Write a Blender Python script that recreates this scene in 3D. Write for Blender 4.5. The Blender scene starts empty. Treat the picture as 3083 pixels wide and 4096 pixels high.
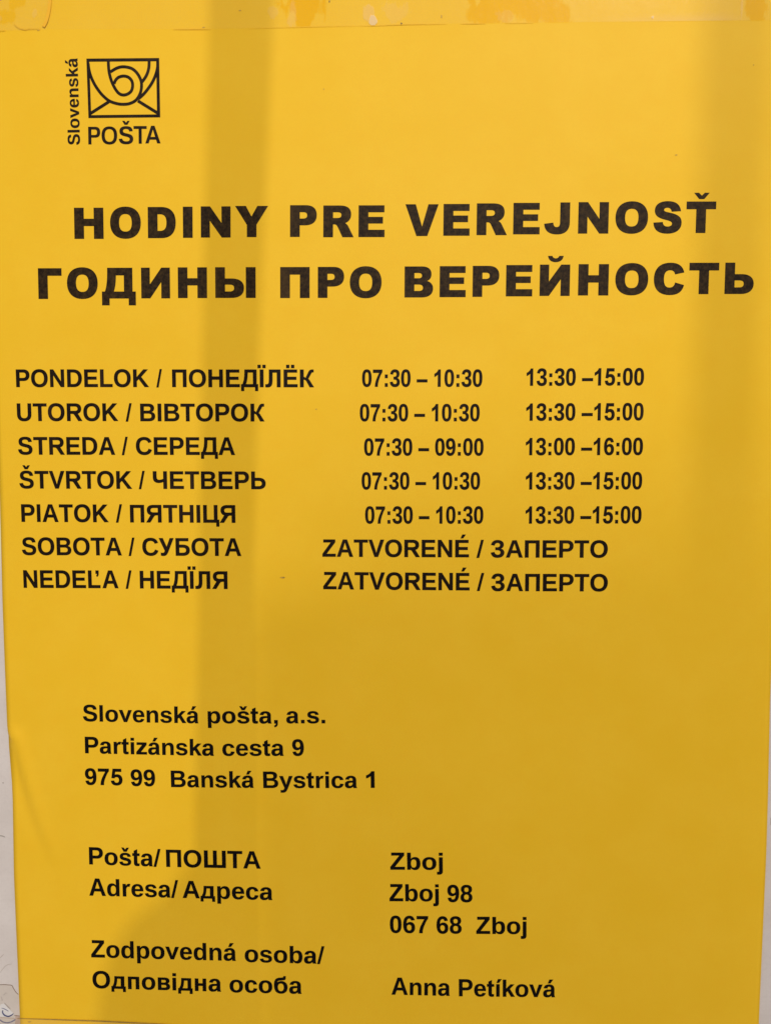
import bpy, math, random
from mathutils import Vector, Matrix

# ---------------------------------------------------------------- camera, world, lamps, exposure
sc = bpy.context.scene
COL = sc.collection
CAM = (-0.081978, 0.034928, 0.000981, 0.160519, -0.3135, 0.0)
pitch, yaw, roll, cx, cy, cz = CAM
cam_d = bpy.data.cameras.new('camera')
cam = bpy.data.objects.new('camera', cam_d)
COL.objects.link(cam)
_cr, _sr, _cx, _sx, _cz, _sz = math.cos(roll), math.sin(roll), math.cos(pitch), math.sin(pitch), math.cos(yaw), math.sin(yaw)
Mr = Matrix(((_cr, 0, _sr), (0, 1, 0), (-_sr, 0, _cr)))
Mx = Matrix(((1, 0, 0), (0, _cx, -_sx), (0, _sx, _cx)))
Mz = Matrix(((_cz, -_sz, 0), (_sz, _cz, 0), (0, 0, 1)))
RM = Mz @ Mx @ Mr
right, fwd, up = RM.col[0], RM.col[1], RM.col[2]
cam.matrix_world = Matrix(((right[0], up[0], -fwd[0], cx), (right[1], up[1], -fwd[1], cy), (right[2], up[2], -fwd[2], cz), (0, 0, 0, 1)))
cam_d.sensor_fit = 'VERTICAL'
cam_d.sensor_height = 36.0
cam_d.lens = 36.0 * 3300.0 / 4096.0
cam_d.clip_start = 0.01
cam_d.clip_end = 50.0
sc.camera = cam
sc.render.resolution_x, sc.render.resolution_y = 770, 1024
sc.view_settings.view_transform = 'Standard'
sc.view_settings.look = 'None'
sc.view_settings.exposure = 0.0
sc.view_settings.gamma = 1.0

world = bpy.data.worlds.new("World")
sc.world = world
world.use_nodes = True
bg = world.node_tree.nodes['Background']
bg.inputs['Color'].default_value = (1.0, 0.93, 0.88, 1)
bg.inputs['Strength'].default_value = 0.34

def lamp(name, kind, loc, target, energy, size, color):
    d = bpy.data.lights.new(name, kind)
    o = bpy.data.objects.new(name, d)
    COL.objects.link(o)
    o.location = loc
    o.rotation_euler = (Vector(target) - Vector(loc)).to_track_quat('-Z', 'Y').to_euler()
    d.energy = energy
    d.color = color
    if kind == 'AREA':
        d.shape = 'DISK'; d.size = size
    else:
        d.shadow_soft_size = size
    return o

KEY = (0.80, -1.90, 1.60)
SIDE = (0.145, -2.40, 0.55)
lamp('ceiling_lamp', 'AREA', KEY, (0.14, 0, 0.0), 42.0, 0.45, (1.0, 0.91, 0.84))
lamp('bulb_lamp', 'POINT', SIDE, (0.14, 0, 0.0), 48.0, 0.008, (1.0, 0.92, 0.84))

# ---------------------------------------------------------------- measured layout of the notice (millimetres on the sheet)
TEXT = [
 ('d1', 'B', 'PONDELOK', 9.104, 21.881, 60.176, 21.689, 6.554),
 ('d1', 'B', '/', 63.09, 21.679, 65.182, 21.671, 6.509),
 ('d1', 'B', 'ПОНЕДЇЛЁК', 69.137, 21.657, 122.817, 21.385, 6.504),
 ('d2', 'B', 'UTOROK', 8.977, 9.01, 48.073, 8.925, 6.599),
 ('d2', 'B', '/', 51.005, 8.845, 53.336, 8.841, 6.561),
 ('d2', 'B', 'ВІВТОРОК', 56.641, 8.834, 103.977, 8.663, 6.556),
 ('d3', 'B', 'STREDA', 8.844, -3.801, 46.505, -3.891, 6.645),
 ('d3', 'B', '/', 49.149, -3.892, 51.49, -3.894, 6.606),
 ('d3', 'B', 'СЕРЕДА', 54.658, -3.895, 92.55, -3.987, 6.601),
 ('d4', 'B', 'ŠTVRTOK', 8.86, -16.803, 52.722, -16.892, 6.692),
 ('d4', 'B', '/', 55.371, -16.889, 57.716, -16.886, 6.646),
 ('d4', 'B', 'ЧЕТВЕРЬ', 60.89, -16.882, 104.092, -16.981, 6.641),
 ('d5', 'B', 'PIATOK', 9.122, -29.717, 43.241, -29.756, 6.738),
 ('d5', 'B', '/', 46.136, -29.747, 48.571, -29.74, 6.701),
 ('d5', 'B', 'ПЯТНІЦЯ', 51.687, -29.807, 92.277, -29.845, 6.697),
 ('d6', 'B', 'SOBOTA', 8.86, -42.643, 47.983, -42.597, 6.783),
 ('d6', 'B', '/', 50.728, -42.661, 53.092, -42.65, 6.742),
 ('d6', 'B', 'СУБОТА', 56.139, -42.637, 94.328, -42.624, 6.737),
 ('d7', 'B', 'NEDEĽA', 9.002, -55.495, 46.33, -55.393, 6.826),
 ('d7', 'B', '/', 49.239, -55.451, 51.611, -55.437, 6.785),
 ('d7', 'B', 'НЕДЇЛЯ', 54.823, -55.417, 88.824, -55.452, 6.78),
 ('h1', 'B', '07:30 – 10:30', 140.978, 21.492, 185.685, 21.351, 6.286),
 ('i1', 'B', '13:30 –15:00', 202.221, 21.682, 245.363, 21.703, 6.247),
 ('h2', 'B', '07:30 – 10:30', 140.091, 8.632, 184.802, 8.549, 6.328),
 ('i2', 'B', '13:30 –15:00', 202.235, 8.747, 245.539, 8.822, 6.291),
 ('h3', 'B', '07:30 – 09:00', 141.669, -4.241, 186.358, -4.266, 6.368),
 ('i3', 'B', '13:00 –16:00', 202.244, -4.123, 245.633, -4.075, 6.331),
 ('h4', 'B', '07:30 – 10:30', 140.701, -17.037, 185.16, -17.001, 6.412),
 ('i4', 'B', '13:30 –15:00', 202.402, -16.994, 245.639, -16.901, 6.372),
 ('h5', 'B', '07:30 – 10:30', 141.978, -30.002, 186.495, -29.901, 6.455),
 ('i5', 'B', '13:30 –15:00', 202.483, -29.877, 245.713, -29.741, 6.413),
 ('h6', 'B', 'ZATVORENÉ', 125.608, -42.747, 181.198, -42.749, 6.555),
 ('h6', 'B', '/', 184.134, -42.818, 186.759, -42.81, 6.507),
 ('h6', 'B', 'ЗАПЕРТО', 189.538, -42.802, 233.383, -42.774, 6.503),
 ('h7', 'B', 'ZATVORENÉ', 125.825, -55.294, 181.523, -55.441, 6.601),
 ('h7', 'B', '/', 184.391, -55.506, 187.025, -55.495, 6.551),
 ('h7', 'B', 'ЗАПЕРТО', 189.814, -55.64, 233.644, -55.64, 6.548),
 ('a1', 'B', 'Slovenská', 30.85, -108.32, 76.514, -108.544, 6.548),
 ('a1', 'B', 'pošta,', 80.316, -108.5, 107.645, -108.274, 6.494),
 ('a1', 'B', 'a.s.', 111.051, -108.161, 126.121, -107.988, 6.472),
 ('a2', 'B', 'Partizánska', 31.267, -121.24, 82.399, -121.525, 6.597),
 ('a2', 'B', 'cesta', 85.834, -121.48, 109.804, -121.179, 6.535),
 ('a2', 'B', '9', 113.292, -121.136, 117.741, -121.079, 6.512),
 ('a3', 'B', '975', 30.905, -134.13, 45.819, -134.073, 6.658),
 ('a3', 'B', '99', 49.226, -134.241, 58.835, -134.224, 6.637),
 ('a3', 'B', 'Banská', 65.243, -134.423, 97.872, -134.234, 6.62),
 ('a3', 'B', 'Bystrica', 101.753, -134.256, 138.395, -133.729, 6.583),
 ('a3', 'B', '1', 142.095, -133.597, 145.274, -133.55, 6.549),
 ('p1', 'B', 'Pošta/', 31.313, -167.03, 60.1, -167.377, 7.105),
 ('p1', 'B', 'ПОШТА', 62.426, -167.393, 100.062, -167.434, 7.096),
 ('p2', 'B', 'Adresa/', 30.922, -180.122, 66.858, -180.248, 7.15),
 ('p2', 'B', 'Адреса', 68.683, -180.274, 104.523, -180.459, 7.144),
 ('p3', 'B', 'Zodpovedná', 30.823, -206.209, 89.463, -206.432, 7.231),
 ('p3', 'B', 'osoba/', 93.113, -206.816, 125.022, -206.914, 7.216),
 ('p4', 'B', 'Одповідна', 30.982, -219.314, 83.214, -219.649, 7.272),
 ('p4', 'B', 'особа', 86.758, -219.835, 115.735, -219.843, 7.246),
 ('z1', 'B', 'Zboj', 151.447, -166.887, 171.93, -166.547, 6.988),
 ('z2', 'B', 'Zboj', 151.101, -179.975, 170.439, -179.675, 7.055),
 ('z2', 'B', '98', 173.892, -179.854, 183.616, -179.757, 7.036),
 ('z3', 'B', '067', 151.276, -193.262, 166.324, -193.082, 7.111),
 ('z3', 'B', '68', 169.745, -193.158, 179.518, -192.942, 7.099),
 ('z3', 'B', 'Zboj', 185.344, -192.915, 204.941, -192.598, 7.085),
 ('z4', 'B', 'Anna', 151.877, -219.322, 174.984, -219.332, 7.178),
 ('z4', 'B', 'Petíková', 178.713, -219.394, 216.63, -218.876, 7.167),
 ('t1', 'K', 'H', 33.257, 76.862, 44.268, 76.75, 11.324),
 ('t1', 'K', 'O', 46.837, 76.943, 58.383, 76.823, 11.304),
 ('t1', 'K', 'D', 61.11, 76.849, 71.544, 76.736, 11.281),
 ('t1', 'K', 'I', 74.321, 76.815, 77.886, 76.775, 11.26),
 ('t1', 'K', 'N', 81.054, 76.849, 92.115, 76.723, 11.25),
 ('t1', 'K', 'Y', 93.92, 76.866, 106.123, 76.726, 11.231),
 ('t1', 'K', 'P', 114.388, 76.686, 124.23, 76.576, 11.422),
 ('t1', 'K', 'R', 126.742, 76.44, 137.886, 76.323, 11.409),
 ('t1', 'K', 'E', 139.778, 76.359, 149.332, 76.265, 11.394),
 ('t1', 'K', 'V', 157.037, 76.574, 169.095, 76.468, 11.375),
 ('t1', 'K', 'E', 171.028, 76.56, 180.573, 76.48, 11.359),
 ('t1', 'K', 'R', 183.217, 76.674, 194.225, 76.584, 11.345),
 ('t1', 'K', 'E', 196.58, 76.851, 206.161, 76.771, 11.221),
 ('t1', 'K', 'J', 207.859, 76.919, 217.116, 76.84, 11.206),
 ('t1', 'K', 'N', 220.233, 76.921, 231.158, 76.826, 11.192),
 ('t1', 'K', 'O', 233.719, 76.912, 245.43, 76.809, 11.175),
 ('t1', 'K', 'S', 247.496, 76.845, 257.603, 76.758, 11.161),
 ('t1', 'K', 'T', 259.285, 76.798, 269.861, 76.711, 11.147),
 ('t1', 'K', '^', 261.89, 76.776, 267.368, 76.731, 11.144),
 ('t2', 'K', 'Г', 18.88, 54.813, 27.808, 54.743, 11.295),
 ('t2', 'K', 'O', 29.883, 54.894, 41.532, 54.806, 11.28),
 ('t2', 'K', 'Д', 43.136, 54.794, 55.946, 54.698, 11.262),
 ('t2', 'K', 'И', 58.116, 54.737, 68.949, 54.654, 11.239),
 ('t2', 'K', 'H', 72.026, 54.741, 82.94, 54.653, 11.216),
 ('t2', 'K', 'Ы', 86.119, 54.682, 101.239, 54.556, 11.192),
 ('t2', 'K', 'П', 110.518, 54.422, 121.437, 54.33, 11.263),
 ('t2', 'K', 'P', 124.583, 54.359, 134.282, 54.282, 11.242),
 ('t2', 'K', 'O', 136.466, 54.32, 148.199, 54.232, 11.224),
 ('t2', 'K', 'В', 156.782, 54.281, 167.239, 54.213, 11.2),
 ('t2', 'K', 'E', 169.738, 54.306, 179.281, 54.247, 11.184),
 ('t2', 'K', 'P', 181.885, 54.341, 191.573, 54.283, 11.17),
 ('t2', 'K', 'E', 194.165, 54.448, 203.748, 54.39, 11.265),
 ('t2', 'K', 'И', 206.504, 54.537, 217.467, 54.47, 11.251),
 ('t2', 'K', '~', 209.371, 54.52, 214.99, 54.485, 11.247),
 ('t2', 'K', 'H', 220.599, 54.613, 231.584, 54.543, 11.235),
 ('t2', 'K', 'O', 234.102, 54.744, 245.984, 54.666, 11.218),
 ('t2', 'K', 'С', 248.114, 54.76, 259.036, 54.689, 11.204),
 ('t2', 'K', 'T', 260.886, 54.84, 271.569, 54.774, 11.192),
 ('t2', 'K', 'Ь', 273.855, 54.814, 284.251, 54.755, 11.181),
 ('lt', 'M', 'P', 39.464, 111.14, 43.903, 111.076, 6.268),
 ('lt', 'M', 'O', 44.47, 111.122, 50.259, 111.038, 6.265),
 ('lt', 'M', 'Š', 50.91, 111.11, 56.267, 111.032, 6.261),
 ('lt', 'M', 'T', 56.496, 111.164, 61.339, 111.093, 6.258),
 ('lt', 'M', 'A', 60.863, 111.208, 66.489, 111.126, 6.255),
 ('lv', 'M', 'Slovenská', 36.291, 111.05, 36.217, 141.936, 4.532),
]
LOGO = {'frame_out': [[39.552, 141.8], [66.618, 141.562], [66.597, 120.415], [39.731, 120.557]], 'frame_in': [[40.614, 140.663], [65.506, 140.41], [65.414, 121.508], [40.805, 121.618]], 'strokes': [[[40.204, 140.057], [40.375, 138.187], [41.004, 135.64], [42.326, 132.677], [44.216, 129.835], [45.992, 127.931], [47.923, 126.479], [50.571, 125.578], [52.953, 125.3], [55.347, 125.557], [57.619, 126.675], [59.065, 128.581], [59.757, 130.658], [59.861, 132.795], [59.37, 134.539], [58.129, 136.561], [56.207, 138.059], [53.283, 138.667], [50.893, 138.253], [48.393, 136.934]], [[47.715, 140.998], [47.764, 138.598], [47.988, 136.46], [48.598, 134.046], [49.469, 131.946], [50.546, 130.136], [51.642, 129.047], [53.035, 128.623], [54.728, 128.998], [56.045, 130.102], [56.564, 131.913], [56.241, 133.655], [55.012, 134.931], [53.201, 135.361], [51.369, 134.936], [50.221, 133.886], [49.685, 132.692]], [[62.918, 140.745], [62.754, 138.352], [62.207, 136.361], [61.303, 134.695], [60.094, 133.192]], [[66.081, 139.894], [65.93, 138.033], [65.237, 135.645], [63.923, 132.997], [62.192, 130.619], [60.469, 128.719], [58.612, 127.195]], [[40.339, 122.109], [47.552, 126.297]], [[58.399, 126.448], [65.87, 121.85]]], 'w': 1.098}
MARKS = {
 'brown': [[-16.829, -219.567], [-10.738, -219.218], [-7.703, -219.253], [-5.677, -219.154], [-4.365, -219.229], [-3.054, -219.303], [-2.46, -219.604], [-2.089, -220.485], [-1.332, -221.829], [-0.66, -222.757], [-0.069, -223.162]],
 'blue1': [[-6.718, -230.149], [-6.904, -230.995], [-6.582, -231.83], [-5.896, -232.446], [-4.591, -232.782], [-3.354, -232.278], [-2.413, -231.518]],
 'blue2': [[-10.725, -231.404], [-9.481, -233.271], [-8.304, -234.297], [-7.317, -235.011], [-6.317, -235.408], [-5.104, -235.537], [-3.773, -235.24], [-2.636, -234.685], [-1.698, -234.029]],
 'grey1': [[-7.292, -229.268], [-6.287, -229.507], [-5.095, -230.109], [-4.405, -230.619]],
 'grey2': [[-6.553, -223.419], [-5.95, -223.51], [-5.414, -222.763], [-4.705, -222.746]],
 'grey3': [[-5.985, -226.976], [-4.724, -228.417], [-3.557, -229.651]],
 'grey4': [[-7.296, -224.276], [-6.932, -225.317], [-6.814, -226.155]],
 'line1': [[-16.395, -233.388], [-8.266, -233.347], [-4.213, -233.511], [-1.785, -233.662], [0.038, -233.691]],
 'line2': [[-2.137, -232.248], [-1.127, -232.35], [0.188, -232.402]],
 'white': [[-14.174, -228.854], [-8.072, -228.498], [-7.43, -227.641], [-6.302, -227.299], [-3.869, -229.869], [-2.315, -231.621], [-2.534, -232.047], [-4.603, -233.099], [-14.358, -233.285]],
 'brownpatch': [[-1.625, -232.131], [0.39, -232.418], [1.623, -240.068], [-2.441, -240.17], [-1.808, -234.242]],
 'film': [[-16.829, -219.567], [-10.738, -219.218], [-7.703, -219.253], [-5.677, -219.154], [-4.365, -219.229], [-3.054, -219.303], [-2.46, -219.604], [-2.089, -220.485], [-1.332, -221.829], [-0.66, -222.757], [5.152, -226.815], [4.669, -239.991], [-17.714, -240.556]],
 'dot': [[-2.911, -134.421]],
 'm1': [[-5.695, -156.246], [-4.183, -156.376], [-2.939, -156.872]],
 'm2': [[-7.776, -208.234], [-6.719, -207.418], [-5.386, -206.068]],
 'm3': [[-7.506, -214.319], [-4.815, -211.079], [-2.221, -210.228]],
 'm4': [[298.286, -144.116], [298.55, -146.115], [298.492, -147.118]],
}
PAGE = {
 'left': [[0.881, -17.454], [0.251, -60.406], [0.19, -90.228], [0.176, -119.807], [1.052, -133.895], [1.13, -141.036], [0.367, -172.213], [0.36, -193.242], [0.438, -212.355], [0.457, -235.554]],
 'right': [[296.008, -97.577], [296.703, -137.621], [296.915, -157.883], [296.825, -178.452], [296.726, -199.235], [296.634, -220.261], [296.638, -228.196]],
 'crease': [[1.933, -116.822], [5.821, -134.157], [10.285, -150.585], [17.221, -170.221]],
 'tape_top': [[-6.666, 152.216], [21.497, 152.335], [86.465, 151.386], [132.319, 151.647], [145.983, 151.583], [156.883, 151.826], [179.506, 151.683], [200.213, 151.566], [229.747, 151.366], [271.455, 151.019], [287.587, 150.806], [302.26, 150.536]],
 'tape_piece': [[-6.673, 152.039], [7.425, 151.877], [13.996, 152.026], [23.361, 152.126], [25.256, 152.887], [26.593, 156.566], [27.452, 162.704], [28.071, 175.815]],
 'tape_bot': [[-23.53, -232.705], [-7.936, -232.742], [0.663, -232.957], [11.733, -233.002], [23.083, -233.149], [33.379, -233.216], [45.697, -233.557], [57.985, -233.9], [84.497, -235.183], [125.038, -237.188]],
 'blobs': [[121.875, 159.243], [120.919, 154.031], [197.443, 157.829], [192.092, 154.482], [209.145, 154.163], [280.971, 156.222]],
 'glints': [[145.986, 153.587], [144.172, 155.36], [245.301, 152.193], [116.833, 157.158], [108.596, 157.043]],
 'specks': [[110.119, -50.911], [123.634, 13.143], [155.522, 152.112], [170.007, 154.37], [129.452, 160.407], [83.25, 152.056], [96.684, 157.78], [127.173, 129.524], [255.198, 104.534], [281.864, 135.616], [21.956, 152.062], [4.436, -234.481]],
 'shadowA': [[86.088, 161.637], [80.806, 35.411], [77.076, -109.261], [74.464, -157.087]],
 'shadowAr': [[109.102, 161.217], [102.694, 35.289]],
 'shadowC': [[74.388, -160.199], [59.052, -184.573], [45.664, -191.722], [36.845, -210.254], [33.548, -227.631], [32.818, -234.735]],
 'shadowB': [[263.457, 158.264], [262.342, 95.163], [284.164, 157.864], [285.164, 97.144]],
 'soft': [[98.687, 26.017], [291.92, 25.311], [97.721, -40.336], [294.371, -39.726]],
}

# ---------------------------------------------------------------- helpers
def interp(pts, t):
    """pts = [(x, z)...] with z falling; x at height t (mm)"""
    if t >= pts[0][1]: return pts[0][0]
    for (x0, z0), (x1, z1) in zip(pts, pts[1:]):
        if t >= z1:
            return x0 + (x1 - x0) * (z0 - t) / (z0 - z1)
    return pts[-1][0]

def smooth(a, b, x):
    t = max(0.0, min(1.0, (x - a) / (b - a)))
    return t * t * (3 - 2 * t)

CREASE = PAGE['crease']
def height(x, z):
    """how far the sheet stands off the wall (mm), a softly waving sheet of paper held by tape"""
    u = x / 297.0
    sag = smooth(160, 40, z) * smooth(-238, -120, z)
    h = 0.55 + sag * (0.9 * math.sin(math.pi * min(max(u, 0), 1)) + 0.5)
    h += 0.10 * math.sin(x * 0.045 + z * 0.012 + 0.6) * sag + 0.07 * math.sin(z * 0.05 + x * 0.02)
    # the buckle running in from the left edge
    best, along = 1e9, 0.0
    for i in range(len(CREASE) - 1):
        (ax, az), (bx, bz) = CREASE[i], CREASE[i + 1]
        dx, dz = bx - ax, bz - az
        t = max(0.0, min(1.0, ((x - ax) * dx + (z - az) * dz) / (dx * dx + dz * dz)))
        px, pz = ax + dx * t, az + dz * t
        d = math.hypot(x - px, z - pz)
        if d < abs(best):
            s = (x - px) * (-dz) + (z - pz) * dx
            best = d if s > 0 else -d
            along = (i + t) / (len(CREASE) - 1)
    f = (1 - along) ** 0.8
    h += f * 0.95 * (math.exp(-((best - 2.2) / 2.4) ** 2) - 0.9 * math.exp(-((best + 2.0) / 2.2) ** 2))
    return max(h, 0.25)

MM = 0.001
def P(x, z, lift=0.0, on_sheet=True):
    y = (height(x, z) if on_sheet else 0.0) + lift
    return (x * MM, -y * MM, z * MM)

def mesh_obj(name, verts, faces, mat, parent=None, smooth_shade=False):
    me = bpy.data.meshes.new(name)
    me.from_pydata(verts, [], faces)
    me.materials.append(mat)
    if smooth_shade:
        for p in me.polygons: p.use_smooth = True
    me.update()
    o = bpy.data.objects.new(name, me)
    COL.objects.link(o)
    if parent: o.parent = parent
    return o

def tag(o, label=None, cat=None, group=None, kind=None):
    if label: o['label'] = label
    if cat: o['category'] = cat
    if group: o['group'] = group
    if kind: o['kind'] = kind
    return o

def box(x0, x1, y0, y1, z0, z1):
    v = [(x, y, z) for x in (x0, x1) for y in (y0, y1) for z in (z0, z1)]
    f = [(0, 1, 3, 2), (4, 6, 7, 5), (0, 4, 5, 1), (2, 3, 7, 6), (0, 2, 6, 4), (1, 5, 7, 3)]
    return v, f

# ---------------------------------------------------------------- materials
class NT:
    def __init__(self, name):
        self.m = bpy.data.materials.new(name)
        self.m.use_nodes = True
        self.t = self.m.node_tree
        self.b = self.t.nodes['Principled BSDF']
        self.out = self.t.nodes['Material Output']
    def n(self, kind, **kw):
        x = self.t.nodes.new(kind)
        for k, v in kw.items():
            if k in x.inputs: x.inputs[k].default_value = v
            else: setattr(x, k, v)
        return x
    def l(self, a, b): self.t.links.new(a, b)
    def coord(self):
        return self.n('ShaderNodeNewGeometry').outputs['Position']
    def noise(self, scale, detail=3.0, rough=0.5, vec=None):
        x = self.n('ShaderNodeTexNoise')
        x.inputs['Scale'].default_value = scale
        x.inputs['Detail'].default_value = detail
        x.inputs['Roughness'].default_value = rough
        self.l(vec or self.coord(), x.inputs['Vector'])
        return x.outputs['Fac']
    def ramp(self, fac, a, b, lo=0.3, hi=0.7):
        r = self.n('ShaderNodeValToRGB')
        r.color_ramp.elements[0].position = lo; r.color_ramp.elements[0].color = (*a, 1)
        r.color_ramp.elements[1].position = hi; r.color_ramp.elements[1].color = (*b, 1)
        self.l(fac, r.inputs['Fac'])
        return r.outputs['Color']
    def math(self, op, a, b=None, clamp=False):
        x = self.n('ShaderNodeMath'); x.operation = op; x.use_clamp = clamp
        for i, v in enumerate((a, b)):
            if v is None: continue
            if isinstance(v, (int, float)): x.inputs[i].default_value = v
            else: self.l(v, x.inputs[i])
        return x.outputs[0]
    def mix(self, fac, a, b):
        x = self.n('ShaderNodeMix'); x.data_type = 'RGBA'
        if isinstance(fac, (int, float)): x.inputs[0].default_value = fac
        else: self.l(fac, x.inputs[0])
        for i, v in ((6, a), (7, b)):
            if isinstance(v, tuple): x.inputs[i].default_value = (*v, 1)
            else: self.l(v, x.inputs[i])
        return x.outputs[2]
    def bump(self, h, strength, dist):
        x = self.n('ShaderNodeBump')
        x.inputs['Strength'].default_value = strength
        x.inputs['Distance'].default_value = dist
        self.l(h, x.inputs['Height'])
        self.l(x.outputs[0], self.b.inputs['Normal'])

def paper_mat():
    t = NT('yellow_paper')
    big = t.noise(38, 3, 0.55); mid = t.noise(190, 3, 0.6); fine = t.noise(1500, 4, 0.7)
    c = t.ramp(big, (0.858, 0.530, 0.020), (0.878, 0.550, 0.026), 0.35, 0.65)
    c2 = t.mix(t.math('MULTIPLY', t.math('SUBTRACT', mid, 0.42, True), 1.2, True), c, (0.868, 0.505, 0.019))
    c3 = t.mix(t.math('MULTIPLY', t.math('SUBTRACT', fine, 0.40, True), 0.9, True), c2, (0.79, 0.485, 0.028))
    t.l(c3, t.b.inputs['Base Color'])
    t.b.inputs['Roughness'].default_value = 0.5
    t.b.inputs['Specular IOR Level'].default_value = 0.14
    t.bump(t.math('ADD', fine, t.math('MULTIPLY', t.noise(420, 3), 1.4)), 0.25, 0.00004)
    return t.m

def ink_mat(name, a, b, scale=700, rough=0.45, sheen=4.0):
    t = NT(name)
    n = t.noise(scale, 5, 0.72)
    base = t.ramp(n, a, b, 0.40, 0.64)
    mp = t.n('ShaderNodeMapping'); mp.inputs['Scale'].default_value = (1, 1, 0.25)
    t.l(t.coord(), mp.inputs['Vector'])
    worn = t.noise(75, 3, 0.6, mp.outputs[0])  # mask for pale upright streaks: a gloss reflection painted into the ink
    base = t.mix(t.math('MULTIPLY', t.math('SUBTRACT', worn, 0.56, True), sheen, True), base, tuple(min(1, v * 2.1) for v in b))
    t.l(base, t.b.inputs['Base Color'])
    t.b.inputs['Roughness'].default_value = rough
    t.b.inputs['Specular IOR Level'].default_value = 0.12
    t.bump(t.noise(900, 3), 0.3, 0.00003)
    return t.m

def flat_mat(name, a, b, scale=300, rough=0.7):
    t = NT(name)
    t.l(t.ramp(t.noise(scale, 4, 0.6), a, b), t.b.inputs['Base Color'])
    t.b.inputs['Roughness'].default_value = rough
    return t.m

def wall_mat():
    t = NT('painted_wall')
    n = t.noise(45, 5, 0.6); f = t.noise(620, 4, 0.6)
    c = t.ramp(n, (0.61, 0.565, 0.54), (0.69, 0.65, 0.63), 0.3, 0.7)
    c = t.mix(t.math('MULTIPLY', t.math('SUBTRACT', f, 0.5, True), 1.0, True), c, (0.50, 0.46, 0.45))
    t.l(c, t.b.inputs['Base Color'])
    t.b.inputs['Roughness'].default_value = 0.75
    t.bump(f, 0.4, 0.00015)
    return t.m

def tape_mat(name, haze, blobs, glints, lip=None, tint=(0.985, 0.93, 0.72)):
    """clear adhesive tape: a milky film where air is trapped, clear and darker where it is pressed home"""
    t = NT(name)
    pos = t.coord()
    sep = t.n('ShaderNodeSeparateXYZ'); t.l(pos, sep.inputs[0])
    X, Z = sep.outputs[0], sep.outputs[2]
    st = t.n('ShaderNodeMapping'); st.inputs['Scale'].default_value = (1, 1, 0.28)
    t.l(pos, st.inputs['Vector'])
    streak = t.noise(300, 6, 0.68, st.outputs[0])
    fine = t.noise(700, 4, 0.6, pos)
    def blob(bx, bz, rx, rz, wob=1.7):
        dx = t.math('DIVIDE', t.math('SUBTRACT', X, bx * MM), rx * MM)
        dz = t.math('DIVIDE', t.math('SUBTRACT', Z, bz * MM), rz * MM)
        d = t.math('SQRT', t.math('ADD', t.math('MULTIPLY', dx, dx), t.math('MULTIPLY', dz, dz)))
        d = t.math('ADD', d, t.math('MULTIPLY', t.math('SUBTRACT', streak, 0.5), wob * 2))
        return t.math('MULTIPLY', t.math('SUBTRACT', 1.12, d, True), 5.0, True)
    wet = None
    for b in blobs:
        k = blob(*b)
        wet = k if wet is None else t.math('MAXIMUM', wet, k)
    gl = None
    for b in glints:  # glints are painted: pale diffuse film mixed in at fixed spots
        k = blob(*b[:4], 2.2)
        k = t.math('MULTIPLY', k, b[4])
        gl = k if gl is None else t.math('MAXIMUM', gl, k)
    fac = t.math('ADD', t.math('MULTIPLY', t.math('SUBTRACT', t.noise(60, 3, 0.5), 0.36, True), haze * 3.0), haze * 0.45)
    if lip:
        (x0, x1, zedge, hh, amt) = lip
        a = t.math('MULTIPLY', t.math('SUBTRACT', X, x0 * MM), 1 / (30 * MM), True)
        bb = t.math('MULTIPLY', t.math('SUBTRACT', x1 * MM, X), 1 / (12 * MM), True)
        v = t.math('SUBTRACT', 1.0, t.math('DIVIDE', t.math('SUBTRACT', Z, zedge * MM, ), hh * MM), True)
        fac = t.math('ADD', fac, t.math('MULTIPLY', t.math('MULTIPLY', a, bb), t.math('MULTIPLY', v, amt)))
    if wet is not None:
        fac = t.math('MULTIPLY', fac, t.math('SUBTRACT', 1.0, wet), True)
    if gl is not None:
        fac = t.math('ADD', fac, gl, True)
    tr = t.n('ShaderNodeBsdfTransparent')
    if wet is not None:
        t.l(t.mix(wet, (1, 1, 1), tint), tr.inputs['Color'])
    film = t.n('ShaderNodeBsdfPrincipled')
    film.inputs['Base Color'].default_value = (0.90, 0.78, 0.48, 1)
    film.inputs['Roughness'].default_value = 0.5
    mx = t.n('ShaderNodeMixShader')
    t.l(fac, mx.inputs[0]); t.l(tr.outputs[0], mx.inputs[1]); t.l(film.outputs[0], mx.inputs[2])
    gs = t.n('ShaderNodeBsdfGlossy'); gs.inputs['Roughness'].default_value = 0.16
    bp = t.n('ShaderNodeBump'); bp.inputs['Strength'].default_value = 0.5; bp.inputs['Distance'].default_value = 0.0002
    t.l(streak, bp.inputs['Height']); t.l(bp.outputs[0], gs.inputs['Normal'])
    m2 = t.n('ShaderNodeMixShader'); m2.inputs[0].default_value = 0.02
    t.l(mx.outputs[0], m2.inputs[1]); t.l(gs.outputs[0], m2.inputs[2])
    t.l(m2.outputs[0], t.out.inputs['Surface'])
    return t.m

M_PAPER = paper_mat()
M_TITLE = ink_mat('heading_ink', (0.012, 0.006, 0.002), (0.044, 0.025, 0.007), 620, 0.55, 3.0)  # inks get paler up the sheet: gloss veil put into the colour
M_ROW = ink_mat('table_ink', (0.005, 0.002, 0.001), (0.014, 0.007, 0.003), 600, 0.55)
M_BODY = ink_mat('address_ink', (0.002, 0.001, 0.001), (0.005, 0.003, 0.002), 600, 0.55)
M_LOGO = ink_mat('emblem_ink', (0.010, 0.005, 0.003), (0.024, 0.014, 0.008), 500, 0.55)
M_WALL = wall_mat()

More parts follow.
